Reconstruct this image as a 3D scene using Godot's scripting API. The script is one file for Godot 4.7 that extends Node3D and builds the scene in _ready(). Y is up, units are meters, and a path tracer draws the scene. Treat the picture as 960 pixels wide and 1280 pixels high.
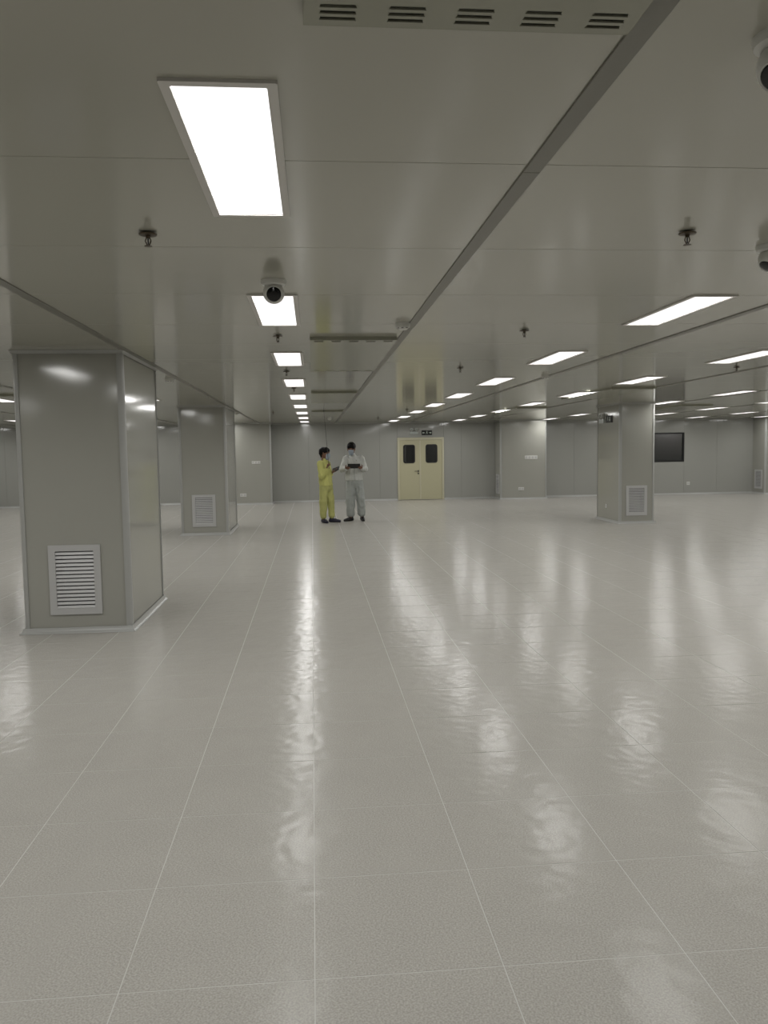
extends Node3D
# A large empty clean room with grey steel panels, two people talking in the distance.

const CEIL := 2.6
const WALL_Z := -26.9
const X_MIN := -12.0
const X_MAX := 19.2
const Z_NEAR := 4.5
const PIL_Z := -26.1

var cam: Camera3D
var M := {}
var taken := {}

# ------------------------------------------------------------------ helpers
func numbered(called: String) -> String:
	var n: int = taken.get(called, 0)
	taken[called] = n + 1
	return called if n == 0 else "%s_%03d" % [called, n]

func tag(o: Node, label: String, category := "", group := "", kind := "") -> void:
	if label: o.set_meta("label", label)
	if category: o.set_meta("category", category)
	if group: o.set_meta("group", group)
	if kind: o.set_meta("kind", kind)

func thing(called: String, label: String, category: String, at := Vector3.ZERO, group := "") -> Node3D:
	var o := Node3D.new()
	o.name = numbered(called)
	add_child(o)
	o.position = at
	tag(o, label, category, group)
	return o

func part(called: String, mesh: Mesh, m: Material, parent: Node = null, at := Vector3.ZERO) -> MeshInstance3D:
	var o := MeshInstance3D.new()
	o.mesh = mesh
	o.material_override = m
	o.cast_shadow = GeometryInstance3D.SHADOW_CASTING_SETTING_ON
	if parent == null:
		o.name = numbered(called)
		add_child(o)
	else:
		o.name = called
		parent.add_child(o, true)
	o.position = at
	return o

func quad(st: SurfaceTool, a: Vector3, b: Vector3, c: Vector3, d: Vector3, n: Vector3) -> void:
	var pts := [a, b, c, d]
	if (b - a).cross(c - a).dot(n) > 0.0:
		pts = [d, c, b, a]
	for i in [0, 1, 2, 0, 2, 3]:
		st.set_normal(n)
		st.set_uv(Vector2(0, 0))
		st.add_vertex(pts[i])

func tri(st: SurfaceTool, a: Vector3, b: Vector3, c: Vector3, n: Vector3) -> void:
	var pts := [a, b, c]
	if (b - a).cross(c - a).dot(n) > 0.0:
		pts = [c, b, a]
	for p in pts:
		st.set_normal(n)
		st.set_uv(Vector2(0, 0))
		st.add_vertex(p)

func begin() -> SurfaceTool:
	var st := SurfaceTool.new()
	st.begin(Mesh.PRIMITIVE_TRIANGLES)
	return st

# box with chamfered edges, centred on c
func bx(st: SurfaceTool, c: Vector3, s: Vector3, ch := 0.0, rot := Basis.IDENTITY) -> void:
	var h := s * 0.5
	ch = minf(ch, minf(h.x, minf(h.y, h.z)) * 0.9)
	var ax := [Vector3(1, 0, 0), Vector3(0, 1, 0), Vector3(0, 0, 1)]
	for i in 3:
		var u: Vector3 = ax[(i + 1) % 3]
		var v: Vector3 = ax[(i + 2) % 3]
		var w: Vector3 = ax[i]
		var hu := h[(i + 1) % 3]
		var hv := h[(i + 2) % 3]
		var hw := h[i]
		for sg in [-1.0, 1.0]:
			var o: Vector3 = w * (hw * sg)
			var pu := u * (hu - ch)
			var pv := v * (hv - ch)
			quad(st, c + rot * (o + pu + pv), c + rot * (o + pu - pv), c + rot * (o - pu - pv), c + rot * (o - pu + pv), rot * (w * sg))
			if ch > 0.0:
				for sh in [-1.0, 1.0]:
					# edge between face w*sg and face u*sh, running along v
					var a: Vector3 = w * (hw * sg) + u * ((hu - ch) * sh)
					var b: Vector3 = w * ((hw - ch) * sg) + u * (hu * sh)
					var vv := v * (hv - ch)
					quad(st, c + rot * (a + vv), c + rot * (a - vv), c + rot * (b - vv), c + rot * (b + vv), rot * (w * sg + u * sh).normalized())
	if ch > 0.0:
		for sx in [-1.0, 1.0]:
			for sy in [-1.0, 1.0]:
				for sz in [-1.0, 1.0]:
					var sgn := Vector3(sx, sy, sz)
					var p := h * sgn
					var d := Vector3(ch, ch, ch) * sgn
					tri(st, c + rot * Vector3(p.x, p.y - d.y, p.z - d.z), c + rot * Vector3(p.x - d.x, p.y, p.z - d.z), c + rot * Vector3(p.x - d.x, p.y - d.y, p.z), rot * sgn.normalized())

func box_mesh(s: Vector3, ch := 0.0, c := Vector3.ZERO) -> ArrayMesh:
	var st := begin()
	bx(st, c, s, ch)
	return st.commit()

# surface of revolution about local y: profile of Vector2(radius, y)
func lathe(st: SurfaceTool, prof: Array, seg: int, xf := Transform3D.IDENTITY) -> void:
	for i in prof.size() - 1:
		var p: Vector2 = prof[i]
		var r: Vector2 = prof[i + 1]
		var t := r - p
		var n2 := Vector2(-t.y, t.x)
		if n2.length() < 1e-9:
			continue
		n2 = n2.normalized()
		for k in seg:
			var a0 := TAU * k / seg
			var a1 := TAU * (k + 1) / seg
			var e0 := Vector3(cos(a0), 0, sin(a0))
			var e1 := Vector3(cos(a1), 0, sin(a1))
			var v := [e0 * p.x + Vector3.UP * p.y, e1 * p.x + Vector3.UP * p.y, e1 * r.x + Vector3.UP * r.y, e0 * r.x + Vector3.UP * r.y]
			var nn := [e0 * n2.x + Vector3.UP * n2.y, e1 * n2.x + Vector3.UP * n2.y]
			var order := [0, 1, 2, 0, 2, 3]
			var fl: Vector3 = ((v[1] - v[0]) as Vector3).cross(v[2] - v[0])
			if fl.length() < 1e-12:
				fl = ((v[2] - v[0]) as Vector3).cross(v[3] - v[0])
			if fl.dot(nn[0]) > 0.0:
				order = [2, 1, 0, 3, 2, 0]
			for j in order:
				st.set_normal(xf.basis * nn[0 if (j == 0 or j == 3) else 1])
				st.set_uv(Vector2(0, 0))
				st.add_vertex(xf * v[j])

func tube(st: SurfaceTool, a: Vector3, b: Vector3, r0: float, r1: float, seg := 8) -> void:
	var y := (b - a).normalized()
	var x := y.cross(Vector3(0.3, 0.1, 0.95)).normalized()
	var z := x.cross(y)
	var l := a.distance_to(b)
	lathe(st, [Vector2(0, l), Vector2(r1, l), Vector2(r0, 0), Vector2(0, 0)], seg, Transform3D(Basis(x, y, z), a))

# flat polygon (x, y in its plane) given a thickness along local z
func slab(st: SurfaceTool, pts: PackedVector2Array, t: float, xf := Transform3D.IDENTITY) -> void:
	var idx := Geometry2D.triangulate_polygon(pts)
	for i in range(0, idx.size(), 3):
		for s in [0.0, t]:
			var v: Array = []
			for j in 3:
				var p := pts[idx[i + j]]
				v.append(xf * Vector3(p.x, p.y, s))
			tri(st, v[0], v[1], v[2], xf.basis * Vector3(0, 0, 1.0 if s > 0.0 else -1.0))
	var cw := -1.0 if Geometry2D.is_polygon_clockwise(pts) else 1.0
	for i in pts.size():
		var p := pts[i]
		var r := pts[(i + 1) % pts.size()]
		var e := (r - p).normalized()
		var n := Vector3(e.y * cw, -e.x * cw, 0)
		quad(st, xf * Vector3(p.x, p.y, 0), xf * Vector3(r.x, r.y, 0), xf * Vector3(r.x, r.y, t), xf * Vector3(p.x, p.y, t), xf.basis * n)

func round_rect(w: float, h: float, r: float, seg := 6) -> PackedVector2Array:
	var out := PackedVector2Array()
	for c in [[1, 1, 0.0], [-1, 1, PI / 2], [-1, -1, PI], [1, -1, PI * 1.5]]:
		for k in seg + 1:
			var a: float = c[2] + PI / 2 * k / seg
			out.append(Vector2(c[0] * (w / 2 - r) + cos(a) * r, c[1] * (h / 2 - r) + sin(a) * r))
	return out

# ring between two outlines with the same number of points
func ring(st: SurfaceTool, a: PackedVector2Array, b: PackedVector2Array, t: float, xf := Transform3D.IDENTITY) -> void:
	var n := a.size()
	for i in n:
		var j := (i + 1) % n
		for s in [0.0, t]:
			quad(st, xf * Vector3(a[i].x, a[i].y, s), xf * Vector3(a[j].x, a[j].y, s), xf * Vector3(b[j].x, b[j].y, s), xf * Vector3(b[i].x, b[i].y, s), xf.basis * Vector3(0, 0, 1.0 if s > 0.0 else -1.0))
		for o in [a, b]:
			var e: Vector2 = (o[j] - o[i]).normalized()
			var nn := Vector3(e.y, -e.x, 0) * (1.0 if o == a else -1.0)
			quad(st, xf * Vector3(o[i].x, o[i].y, 0), xf * Vector3(o[j].x, o[j].y, 0), xf * Vector3(o[j].x, o[j].y, t), xf * Vector3(o[i].x, o[i].y, t), xf.basis * nn)

# moulding: profile of Vector2(out, up) along a polyline on plan; "out" is to the left hand of the run
func moulding(st: SurfaceTool, path: Array, closed: bool, prof: Array) -> void:
	var n := path.size()
	var offs: Array = []
	for i in n:
		var p: Vector2 = path[i]
		var d0 := Vector2.ZERO
		var d1 := Vector2.ZERO
		if i > 0 or closed:
			d0 = (p - path[(i + n - 1) % n]).normalized()
		if i < n - 1 or closed:
			d1 = (path[(i + 1) % n] - p).normalized()
		if d0 == Vector2.ZERO: d0 = d1
		if d1 == Vector2.ZERO: d1 = d0
		var n0 := Vector2(d0.y, -d0.x)
		var n1 := Vector2(d1.y, -d1.x)
		var m := (n0 + n1).normalized()
		offs.append(m / maxf(0.2, m.dot(n0)))
	for i in (n if closed else n - 1):
		var j := (i + 1) % n
		var dd: Vector2 = (path[j] - path[i]).normalized()
		var no := Vector3(dd.y, 0, -dd.x)
		for k in prof.size() - 1:
			var a: Vector2 = prof[k]
			var b: Vector2 = prof[k + 1]
			var t := b - a
			var nn := (no * t.y + Vector3.UP * -t.x).normalized()
			var q: Array = []
			for e in [[i, a], [j, a], [j, b], [i, b]]:
				var w: Vector2 = path[e[0]] + offs[e[0]] * e[1].x
				q.append(Vector3(w.x, e[1].y, w.y))
			quad(st, q[0], q[1], q[2], q[3], nn)

# ------------------------------------------------------------------ materials
func mat(c: Color, rough := 0.5, metal := 0.0, spec := 0.5) -> StandardMaterial3D:
	var m := StandardMaterial3D.new()
	m.albedo_color = c
	m.roughness = rough
	m.metallic = metal
	m.metallic_specular = spec
	return m

func noise_image(size: int, freq: float, sd: int, oct := 3, type := FastNoiseLite.TYPE_SIMPLEX_SMOOTH) -> Image:
	var n := FastNoiseLite.new()
	n.noise_type = type
	n.seed = sd
	n.frequency = freq
	n.fractal_octaves = oct
	return n.get_seamless_image(size, size)

func wave_normal(size: int, freq: float, sd: int, strength: float, oct := 2) -> ImageTexture:
	var im := noise_image(size, freq, sd, oct)
	im.convert(Image.FORMAT_RGBA8)
	im.bump_map_to_normal_map(strength)
	return ImageTexture.create_from_image(im)

func world_map(m: StandardMaterial3D, metres: float) -> void:
	m.uv1_triplanar = true
	m.uv1_world_triplanar = true
	m.uv1_scale = Vector3.ONE / metres

func make_materials() -> void:
	# floor: grey speckled vinyl with a waxed, slightly uneven surface
	var fl := mat(Color(1, 1, 1), 0.2, 0.0, 0.142)
	var size := 1024
	var fine := noise_image(size, 0.23, 5, 2)
	var coarse := noise_image(size, 0.006, 9, 3)
	var im := Image.create(size, size, false, Image.FORMAT_RGB8)
	var rm := Image.create(size, size, false, Image.FORMAT_RGB8)
	for y in size:
		for x in size:
			var f := fine.get_pixel(x, y).r - 0.5
			var g := coarse.get_pixel(x, y).r - 0.5
			var k := 0.655 + f * 0.16 + g * 0.012
			im.set_pixel(x, y, Color(k, k * 0.986, k * 0.948))
			var r := clampf(0.19 + f * 0.03, 0.05, 1.0)
			rm.set_pixel(x, y, Color(r, r, r))
	fl.albedo_texture = ImageTexture.create_from_image(im)
	fl.roughness = 1.0
	fl.roughness_texture = ImageTexture.create_from_image(rm)
	fl.normal_enabled = true
	fl.normal_texture = wave_normal(1024, 0.014, 21, 2.0, 2)
	fl.normal_scale = 0.4
	world_map(fl, 2.1)
	M.floor = fl
	M.grout = mat(Color(0.735, 0.735, 0.715), 0.45)
	# enamelled steel sandwich panels: walls, columns, ceiling
	var wv := wave_normal(512, 0.012, 33, 1.0, 2)
	var panel := mat(Color(0.60, 0.602, 0.58), 0.11)
	panel.normal_enabled = true
	panel.normal_texture = wv
	panel.normal_scale = 0.03
	world_map(panel, 1.7)
	M.panel = panel
	var cp := mat(Color(0.665, 0.66, 0.615), 0.115)
	cp.normal_enabled = true
	cp.normal_texture = wv
	cp.normal_scale = 0.018
	world_map(cp, 2.3)
	M.ceiling = cp
	var col: StandardMaterial3D = panel.duplicate()
	col.albedo_color = Color(0.62, 0.619, 0.588)
	M.column = col
	M.joint = mat(Color(0.42, 0.415, 0.38), 0.7)
	M.alu = mat(Color(0.635, 0.638, 0.625), 0.32)
	M.duct = mat(Color(0.42, 0.42, 0.41), 0.6)
	M.strip = mat(Color(0.46, 0.455, 0.42), 0.38)
	M.white_paint = mat(Color(0.71, 0.71, 0.705), 0.35)
	M.frame_white = mat(Color(0.80, 0.79, 0.77), 0.4)
	var d := mat(Color(0.95, 0.95, 0.95), 0.5)
	d.emission_enabled = true
	d.emission = Color(1.0, 0.985, 0.99)
	d.emission_energy_multiplier = 1.2
	M.diffuser = d
	M.casing = mat(Color(0.575, 0.575, 0.515), 0.22)
	M.black_gloss = mat(Color(0.015, 0.015, 0.016), 0.08)
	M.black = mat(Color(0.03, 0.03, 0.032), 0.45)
	M.brass = mat(Color(0.30, 0.26, 0.19), 0.4, 0.6)
	M.door = mat(Color(0.70, 0.685, 0.57), 0.28)
	M.door_frame = mat(Color(0.74, 0.725, 0.63), 0.3)
	M.steel = mat(Color(0.30, 0.30, 0.29), 0.3, 0.8)
	var g := mat(Color(0.05, 0.08, 0.075, 0.35), 0.03)
	g.transparency = BaseMaterial3D.TRANSPARENCY_ALPHA
	M.glass = g
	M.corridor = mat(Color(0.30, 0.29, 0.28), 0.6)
	M.sign_white = mat(Color(0.80, 0.84, 0.80), 0.5)
	M.plastic = mat(Color(0.80, 0.80, 0.78), 0.35)
	M.clear_plastic = mat(Color(0.66, 0.68, 0.67), 0.2)
	# people
	M.skin = mat(Color(0.45, 0.32, 0.25), 0.55)
	M.skin.subsurf_scatter_enabled = true
	M.skin.subsurf_scatter_strength = 0.05
	M.hair = mat(Color(0.02, 0.018, 0.018), 0.6, 0.0, 0.3)
	M.yellow_cloth = cloth(Color(0.73, 0.73, 0.44), 41)
	M.yellow_trousers = cloth(Color(0.66, 0.66, 0.41), 43)
	M.white_cloth = cloth(Color(0.71, 0.715, 0.695), 47)
	M.grey_cloth = cloth(Color(0.585, 0.60, 0.585), 53)
	M.mask = cloth(Color(0.58, 0.62, 0.66), 59)
	M.navy = mat(Color(0.06, 0.06, 0.15), 0.55)
	M.shoe_black = mat(Color(0.045, 0.043, 0.045), 0.5)
	M.eye = mat(Color(0.03, 0.025, 0.02), 0.15)

func cloth(c: Color, sd: int) -> StandardMaterial3D:
	var m := mat(c, 0.85)
	m.rim_enabled = true
	m.rim = 0.2
	m.normal_enabled = true
	m.normal_texture = wave_normal(256, 0.05, sd, 3.0, 3)
	m.normal_scale = 0.5
	world_map(m, 0.35)
	return m

# ------------------------------------------------------------------ room
func in_view(p: Vector3, margin := 1.12) -> bool:
	var v := cam.global_transform.affine_inverse() * p
	if v.z > -0.4:
		return false
	var k := tan(deg_to_rad(cam.fov) / 2)
	return absf(v.x / -v.z) < k * 0.75 * margin and absf(v.y / -v.z) < k * margin

func make_floor() -> void:
	var fl := part("floor", box_mesh(Vector3(X_MAX - X_MIN, 0.12, Z_NEAR - WALL_Z + 2.2), 0, Vector3((X_MAX + X_MIN) / 2, -0.0607, (Z_NEAR + WALL_Z - 2.2) / 2)), M.grout)
	tag(fl, "grey speckled vinyl tile floor with thin pale weld lines", "floor", "", "structure")
	var t := 0.6
	var gap := 0.0038
	var one := box_mesh(Vector3(t - gap, 0.006, t - gap), 0.0006, Vector3(0, -0.003, 0))
	var spots: Array = []
	var x := -0.027 - 20 * t + t / 2
	while x < X_MAX - 0.2:
		var z := -2.413 + 11 * t - t / 2
		while z > WALL_Z + 0.0:
			spots.append(Vector3(x, 0, z))
			z -= t
		x += t
	spots.sort_custom(func(a, b): return a.length() < b.length())
	var rest := begin()
	var n := 0
	for s in spots:
		if n < 300 and in_view(s + Vector3(0, 0, -0.3)):
			part("floor_tile", one, M.floor, fl, s)
			n += 1
		else:
			bx(rest, s + Vector3(0, -0.003, 0), Vector3(t - gap, 0.006, t - gap))
	var r := part("floor_tile_field", rest.commit(), M.floor, fl)
	r.set_meta("kind", "stuff")

func make_ceiling() -> void:
	var h := 0.05
	var c := part("ceiling", box_mesh(Vector3(X_MAX - X_MIN, 0.1, Z_NEAR - WALL_Z), 0, Vector3((X_MAX + X_MIN) / 2, CEIL + h + 0.05, (Z_NEAR + WALL_Z) / 2)), M.joint)
	tag(c, "grey glossy steel panel ceiling", "ceiling", "", "structure")
	var xs := [X_MIN, -9.05, -6.6, -4.15, -1.68, 0.776, 3.13, 5.5, 7.9, 10.3, 12.7, 15.1, 17.5, X_MAX]
	var pitch := 1.135
	var rest := begin()
	var meshes := {}
	var n := 0
	for i in xs.size() - 1:
		var w: float = xs[i + 1] - xs[i] - 0.004
		var cx: float = (xs[i + 1] + xs[i]) / 2
		if not meshes.has(i):
			meshes[i] = box_mesh(Vector3(w, h, pitch - 0.0035), 0.0012)
		var z := -2.75 + 6 * pitch
		while z > WALL_Z:
			var hi := minf(z, Z_NEAR)
			var lo := maxf(z - pitch, WALL_Z)
			var at := Vector3(cx, CEIL + h / 2, (hi + lo) / 2)
			var seen := in_view(Vector3(xs[i], CEIL, lo)) or in_view(Vector3(xs[i + 1], CEIL, lo)) or in_view(Vector3(cx, CEIL, lo)) or in_view(Vector3(cx, CEIL, hi))
			if seen and n < 300:
				if hi - lo > pitch - 0.001:
					part("ceiling_panel", meshes[i], M.ceiling, c, at)
				else:
					part("ceiling_panel", box_mesh(Vector3(w, h, hi - lo - 0.0035), 0.0012), M.ceiling, c, at)
				n += 1
			elif hi > lo:
				bx(rest, at, Vector3(w, h, hi - lo - 0.0035))
			z -= pitch
	var r := part("ceiling_panel_field", rest.commit(), M.ceiling, c)
	r.set_meta("kind", "stuff")
	# joint strips that run the length of the room
	for i in range(1, xs.size() - 1):
		var s := Node3D.new()
		s.name = "trim_%d" % i
		add_child(s)
		s.position = Vector3(xs[i], CEIL, 0)
		tag(s, "long dull aluminium joint strip on the panel ceiling", "trim", "ceiling joint strips", "structure")
		var cuts := [Z_NEAR, -2.81, -11.6, -19.4, WALL_Z + 0.06]
		for k in cuts.size() - 1:
			var l: float = cuts[k] - cuts[k + 1] - 0.003
			part("strip_length", box_mesh(Vector3(0.062, 0.006, l), 0.002), M.strip, s, Vector3(0, -0.0032, (cuts[k] + cuts[k + 1]) / 2))

const COVE := [Vector2(0.0, 0.052), Vector2(0.006, 0.05), Vector2(0.011, 0.034), Vector2(0.02, 0.018), Vector2(0.034, 0.008), Vector2(0.038, 0.001)]

func cove_low() -> Array:
	return COVE

func cove_high() -> Array:
	var out: Array = []
	for p in COVE:
		out.push_front(Vector2(p.x * 0.55, CEIL - 0.0005 - p.y * 0.6))
	return out

func wall_panel(parent: Node, x0: float, x1: float, y0: float, y1: float) -> void:
	part("wall_panel", box_mesh(Vector3(x1 - x0 - 0.003, y1 - y0 - 0.003, 0.05), 0.0015), M.panel, parent, Vector3((x0 + x1) / 2, (y0 + y1) / 2, WALL_Z - 0.025))

func make_walls() -> void:
	# back wall: one panel after another, with openings for the double door and the window
	var w := Node3D.new()
	w.name = "wall_back"
	add_child(w)
	tag(w, "grey steel panel wall at the far end with the cream double door", "wall", "", "structure")
	var cuts := [X_MIN, -11.0, -9.82, -8.64, -7.46, -6.28, -5.1, -3.92, -2.74, -1.3, -0.12, 1.06, 2.24, 2.835, 4.405, 5.0, 6.14, 7.72, 8.9, 10.1, 11.3, 11.69, 12.79, 13.97, 15.25, 16.4, 17.6, X_MAX]
	for i in cuts.size() - 1:
		if is_equal_approx(cuts[i], 2.835):
			wall_panel(w, cuts[i], cuts[i + 1], 2.085, CEIL)
		elif is_equal_approx(cuts[i], 11.69):
			wall_panel(w, cuts[i], cuts[i + 1], 0, 1.135)
			wall_panel(w, cuts[i], cuts[i + 1], 2.135, CEIL)
		else:
			wall_panel(w, cuts[i], cuts[i + 1], 0, CEIL)
	# solid outer skin with the rooms behind the two openings
	var skin := begin()
	var zo := WALL_Z - 0.05
	for r in [[X_MIN, 2.835, 0.0, 2.9], [4.405, 11.69, 0.0, 2.9], [12.79, X_MAX, 0.0, 2.9], [2.835, 4.405, 2.085, 2.9], [11.69, 12.79, 0.0, 1.135], [11.69, 12.79, 2.135, 2.9]]:
		bx(skin, Vector3((r[0] + r[1]) / 2, (r[2] + r[3]) / 2, zo - 0.05), Vector3(r[1] - r[0], r[3] - r[2], 0.1))
	part("wall_core", skin.commit(), M.joint, w)
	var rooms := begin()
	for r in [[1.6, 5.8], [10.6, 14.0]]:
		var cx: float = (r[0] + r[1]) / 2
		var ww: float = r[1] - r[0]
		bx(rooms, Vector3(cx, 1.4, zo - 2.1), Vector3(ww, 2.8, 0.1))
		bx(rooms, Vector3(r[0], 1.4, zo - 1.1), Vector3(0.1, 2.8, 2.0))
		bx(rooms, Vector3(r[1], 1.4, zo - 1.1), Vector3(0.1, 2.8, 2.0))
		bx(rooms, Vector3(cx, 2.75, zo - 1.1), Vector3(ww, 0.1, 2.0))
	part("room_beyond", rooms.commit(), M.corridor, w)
	part("room_partition", box_mesh(Vector3(0.62, 2.4, 0.06), 0.004), M.plastic, w, Vector3(2.905, 1.2, zo - 0.75))
	for x in [4.9, 13.3]:  # added lamps, out of sight, to brighten what shows through the panes
		var bs := begin()
		lathe(bs, [Vector2(0, -0.09), Vector2(0.05, -0.08), Vector2(0.075, -0.05), Vector2(0.075, 0.0), Vector2(0, 0.0)], 16)
		var fill_lamp := part("added_fill_lamp", bs.commit(), M.diffuser, w, Vector3(x, 2.69, zo - (0.35 if x < 8.0 else 1.2)))
		var om := OmniLight3D.new()
		om.name = "added_fill_glow"
		om.light_energy = 1.3 if x < 8.0 else 2.4
		om.omni_range = 30.0
		om.omni_attenuation = 2.0
		om.light_size = 0.04
		om.shadow_enabled = true
		fill_lamp.add_child(om)
		om.position.y = -0.045
	# the other three walls, beside and behind the camera
	for s in [["wall_left", X_MIN - 0.075, 0.0], ["wall_right", X_MAX + 0.075, 0.0]]:
		var o := part(s[0], box_mesh(Vector3(0.15, 2.9, Z_NEAR - WALL_Z + 0.3), 0, Vector3(s[1], 1.4, (Z_NEAR + WALL_Z) / 2)), M.panel)
		tag(o, "plain grey panel wall along the " + ("left" if s[0] == "wall_left" else "right") + " side of the hall", "wall", "", "structure")
	var nw := part("wall_near", box_mesh(Vector3(X_MAX - X_MIN + 0.3, 2.9, 0.15), 0, Vector3((X_MAX + X_MIN) / 2, 1.4, Z_NEAR + 0.075)), M.panel)
	tag(nw, "plain grey panel wall at the near end of the hall", "wall", "", "structure")
	# coving along the foot and the head of the back wall, between pilasters and door
	var spans := [[X_MIN, -3.1], [-1.3, 2.83], [4.41, 6.14], [7.72, 15.25], [17.0, X_MAX]]
	var base := Node3D.new()
	base.name = "baseboard_back"
	add_child(base)
	tag(base, "pale aluminium coving along the foot of the far wall", "baseboard", "", "structure")
	for s in spans:
		var st := begin()
		moulding(st, [Vector2(s[1], WALL_Z), Vector2(s[0], WALL_Z)], false, cove_low())
		part("coving_length", st.commit(), M.alu, base)
	var head := Node3D.new()
	head.name = "trim_20"
	add_child(head)
	tag(head, "aluminium coving where the far wall meets the ceiling", "trim", "", "structure")
	for s in [[X_MIN, -3.1], [-1.3, 6.14], [7.72, 15.25], [17.0, X_MAX]]:
		var st := begin()
		moulding(st, [Vector2(s[1], WALL_Z), Vector2(s[0], WALL_Z)], false, cove_high())
		part("coving_length", st.commit(), M.alu, head)

func make_window() -> void:
	var w := Node3D.new()
	w.name = "window_1"
	add_child(w)
	w.position = Vector3(12.24, 1.635, WALL_Z)
	tag(w, "square dark glass window with a thin black frame in the far wall", "window", "", "structure")
	var st := begin()
	ring(st, round_rect(1.10, 1.0, 0.004, 1), round_rect(1.0, 0.90, 0.004, 1), 0.075, Transform3D(Basis.IDENTITY, Vector3(0, 0, -0.06)))
	part("window_frame", st.commit(), M.black, w)
	part("window_pane", box_mesh(Vector3(1.0, 0.9, 0.006)), M.glass, w, Vector3(0, 0, -0.01))

func door_leaf(parent: Node, x0: float, x1: float, wx: float, wy: float) -> void:
	# leaf with a rounded opening for its window
	var top := 2.0
	var ow := 0.40
	var oh := 0.62
	var leaf := CSGCombiner3D.new()
	leaf.name = "door_leaf"
	parent.add_child(leaf, true)
	var b := CSGBox3D.new()
	b.size = Vector3(x1 - x0, top - 0.012, 0.045)
	b.position = Vector3((x0 + x1) / 2, (top + 0.012) / 2, WALL_Z - 0.012)
	b.material = M.door
	leaf.add_child(b)
	var hole := CSGPolygon3D.new()
	hole.operation = CSGShape3D.OPERATION_SUBTRACTION
	hole.polygon = round_rect(ow - 0.04, oh - 0.04, 0.06)
	hole.depth = 0.3
	hole.position = Vector3(wx, wy, WALL_Z + 0.15)
	hole.material = M.door
	leaf.add_child(hole)
	var st := begin()
	ring(st, round_rect(ow, oh, 0.075), round_rect(ow - 0.085, oh - 0.085, 0.05), 0.014, Transform3D(Basis.IDENTITY, Vector3(wx, wy, WALL_Z + 0.0105)))
	part("window_gasket", st.commit(), M.black, leaf)
	var g := begin()
	slab(g, round_rect(ow - 0.05, oh - 0.05, 0.05), 0.006, Transform3D(Basis.IDENTITY, Vector3(wx, wy, WALL_Z - 0.01)))
	part("window_pane", g.commit(), M.glass, leaf)

func make_door() -> void:
	var d := Node3D.new()
	d.name = "door_1"
	add_child(d)
	tag(d, "cream double door with two black-rimmed round-cornered windows in the far wall", "door", "", "structure")
	var st := begin()
	bx(st, Vector3(2.868, 1.0025, WALL_Z - 0.01), Vector3(0.066, 2.005, 0.09), 0.004)
	bx(st, Vector3(4.372, 1.0025, WALL_Z - 0.01), Vector3(0.066, 2.005, 0.09), 0.004)
	bx(st, Vector3(3.62, 2.045, WALL_Z - 0.01), Vector3(1.57, 0.08, 0.09), 0.004)
	part("door_frame", st.commit(), M.door_frame, d)
	door_leaf(d, 2.904, 3.598, 3.228, 1.54)
	door_leaf(d, 3.604, 4.336, 3.985, 1.545)
	var cs := part("meeting_strip", box_mesh(Vector3(0.045, 1.98, 0.012), 0.003), M.door_frame, d, Vector3(3.60, 1.0, WALL_Z + 0.0165))
	cs.position.z = WALL_Z + 0.0168
	var h := begin()
	bx(h, Vector3(3.535, 0.965, WALL_Z + 0.014), Vector3(0.05, 0.05, 0.012), 0.004)
	tube(h, Vector3(3.535, 0.965, WALL_Z + 0.02), Vector3(3.535, 0.965, WALL_Z + 0.06), 0.011, 0.011)
	tube(h, Vector3(3.54, 0.965, WALL_Z + 0.056), Vector3(3.40, 0.962, WALL_Z + 0.056), 0.012, 0.010)
	part("lever_handle", h.commit(), M.steel, d)
	var k := begin()
	lathe(k, [Vector2(0, 0.02), Vector2(0.024, 0.018), Vector2(0.028, 0.0)], 14, Transform3D(Basis(Vector3.RIGHT, PI / 2), Vector3(3.535, 0.885, WALL_Z + 0.011)))
	part("lock_cylinder", k.commit(), M.steel, d)

# ------------------------------------------------------------------ columns
func make_grille(parent: Node3D, at: Transform3D) -> void:
	# louvred return air grille, its face along local +z
	var g := Node3D.new()
	g.name = "grille"
	parent.add_child(g, true)
	g.transform = at
	tag(g, "white louvred air grille")
	var w := 0.468
	var h := 0.648
	var iw := 0.345
	var ih := 0.535
	var st := begin()
	ring(st, round_rect(w, h, 0.003, 1), round_rect(iw, ih, 0.003, 1), 0.016)
	part("grille_frame", st.commit(), M.white_paint, g)
	# sheet steel duct behind the slats, open to the room
	var dk := begin()
	var dd := 0.22
	bx(dk, Vector3(0, 0, -dd), Vector3(iw + 0.01, ih + 0.01, 0.004))
	for sd in [-1.0, 1.0]:
		bx(dk, Vector3(sd * (iw / 2 + 0.003), 0, -dd / 2), Vector3(0.003, ih + 0.01, dd))
		bx(dk, Vector3(0, sd * (ih / 2 + 0.003), -dd / 2), Vector3(iw + 0.01, 0.003, dd))
	part("duct", dk.commit(), M.duct, g)
	var n := 15
	var sm := begin()
	bx(sm, Vector3.ZERO, Vector3(iw, 0.0265, 0.0025), 0.0008, Basis(Vector3.RIGHT, deg_to_rad(-26.0)))
	var slat := sm.commit()
	for i in n:
		part("slat", slat, M.white_paint, g, Vector3(0, ih / 2 - ih * (i + 0.62) / n, 0.006))

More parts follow.
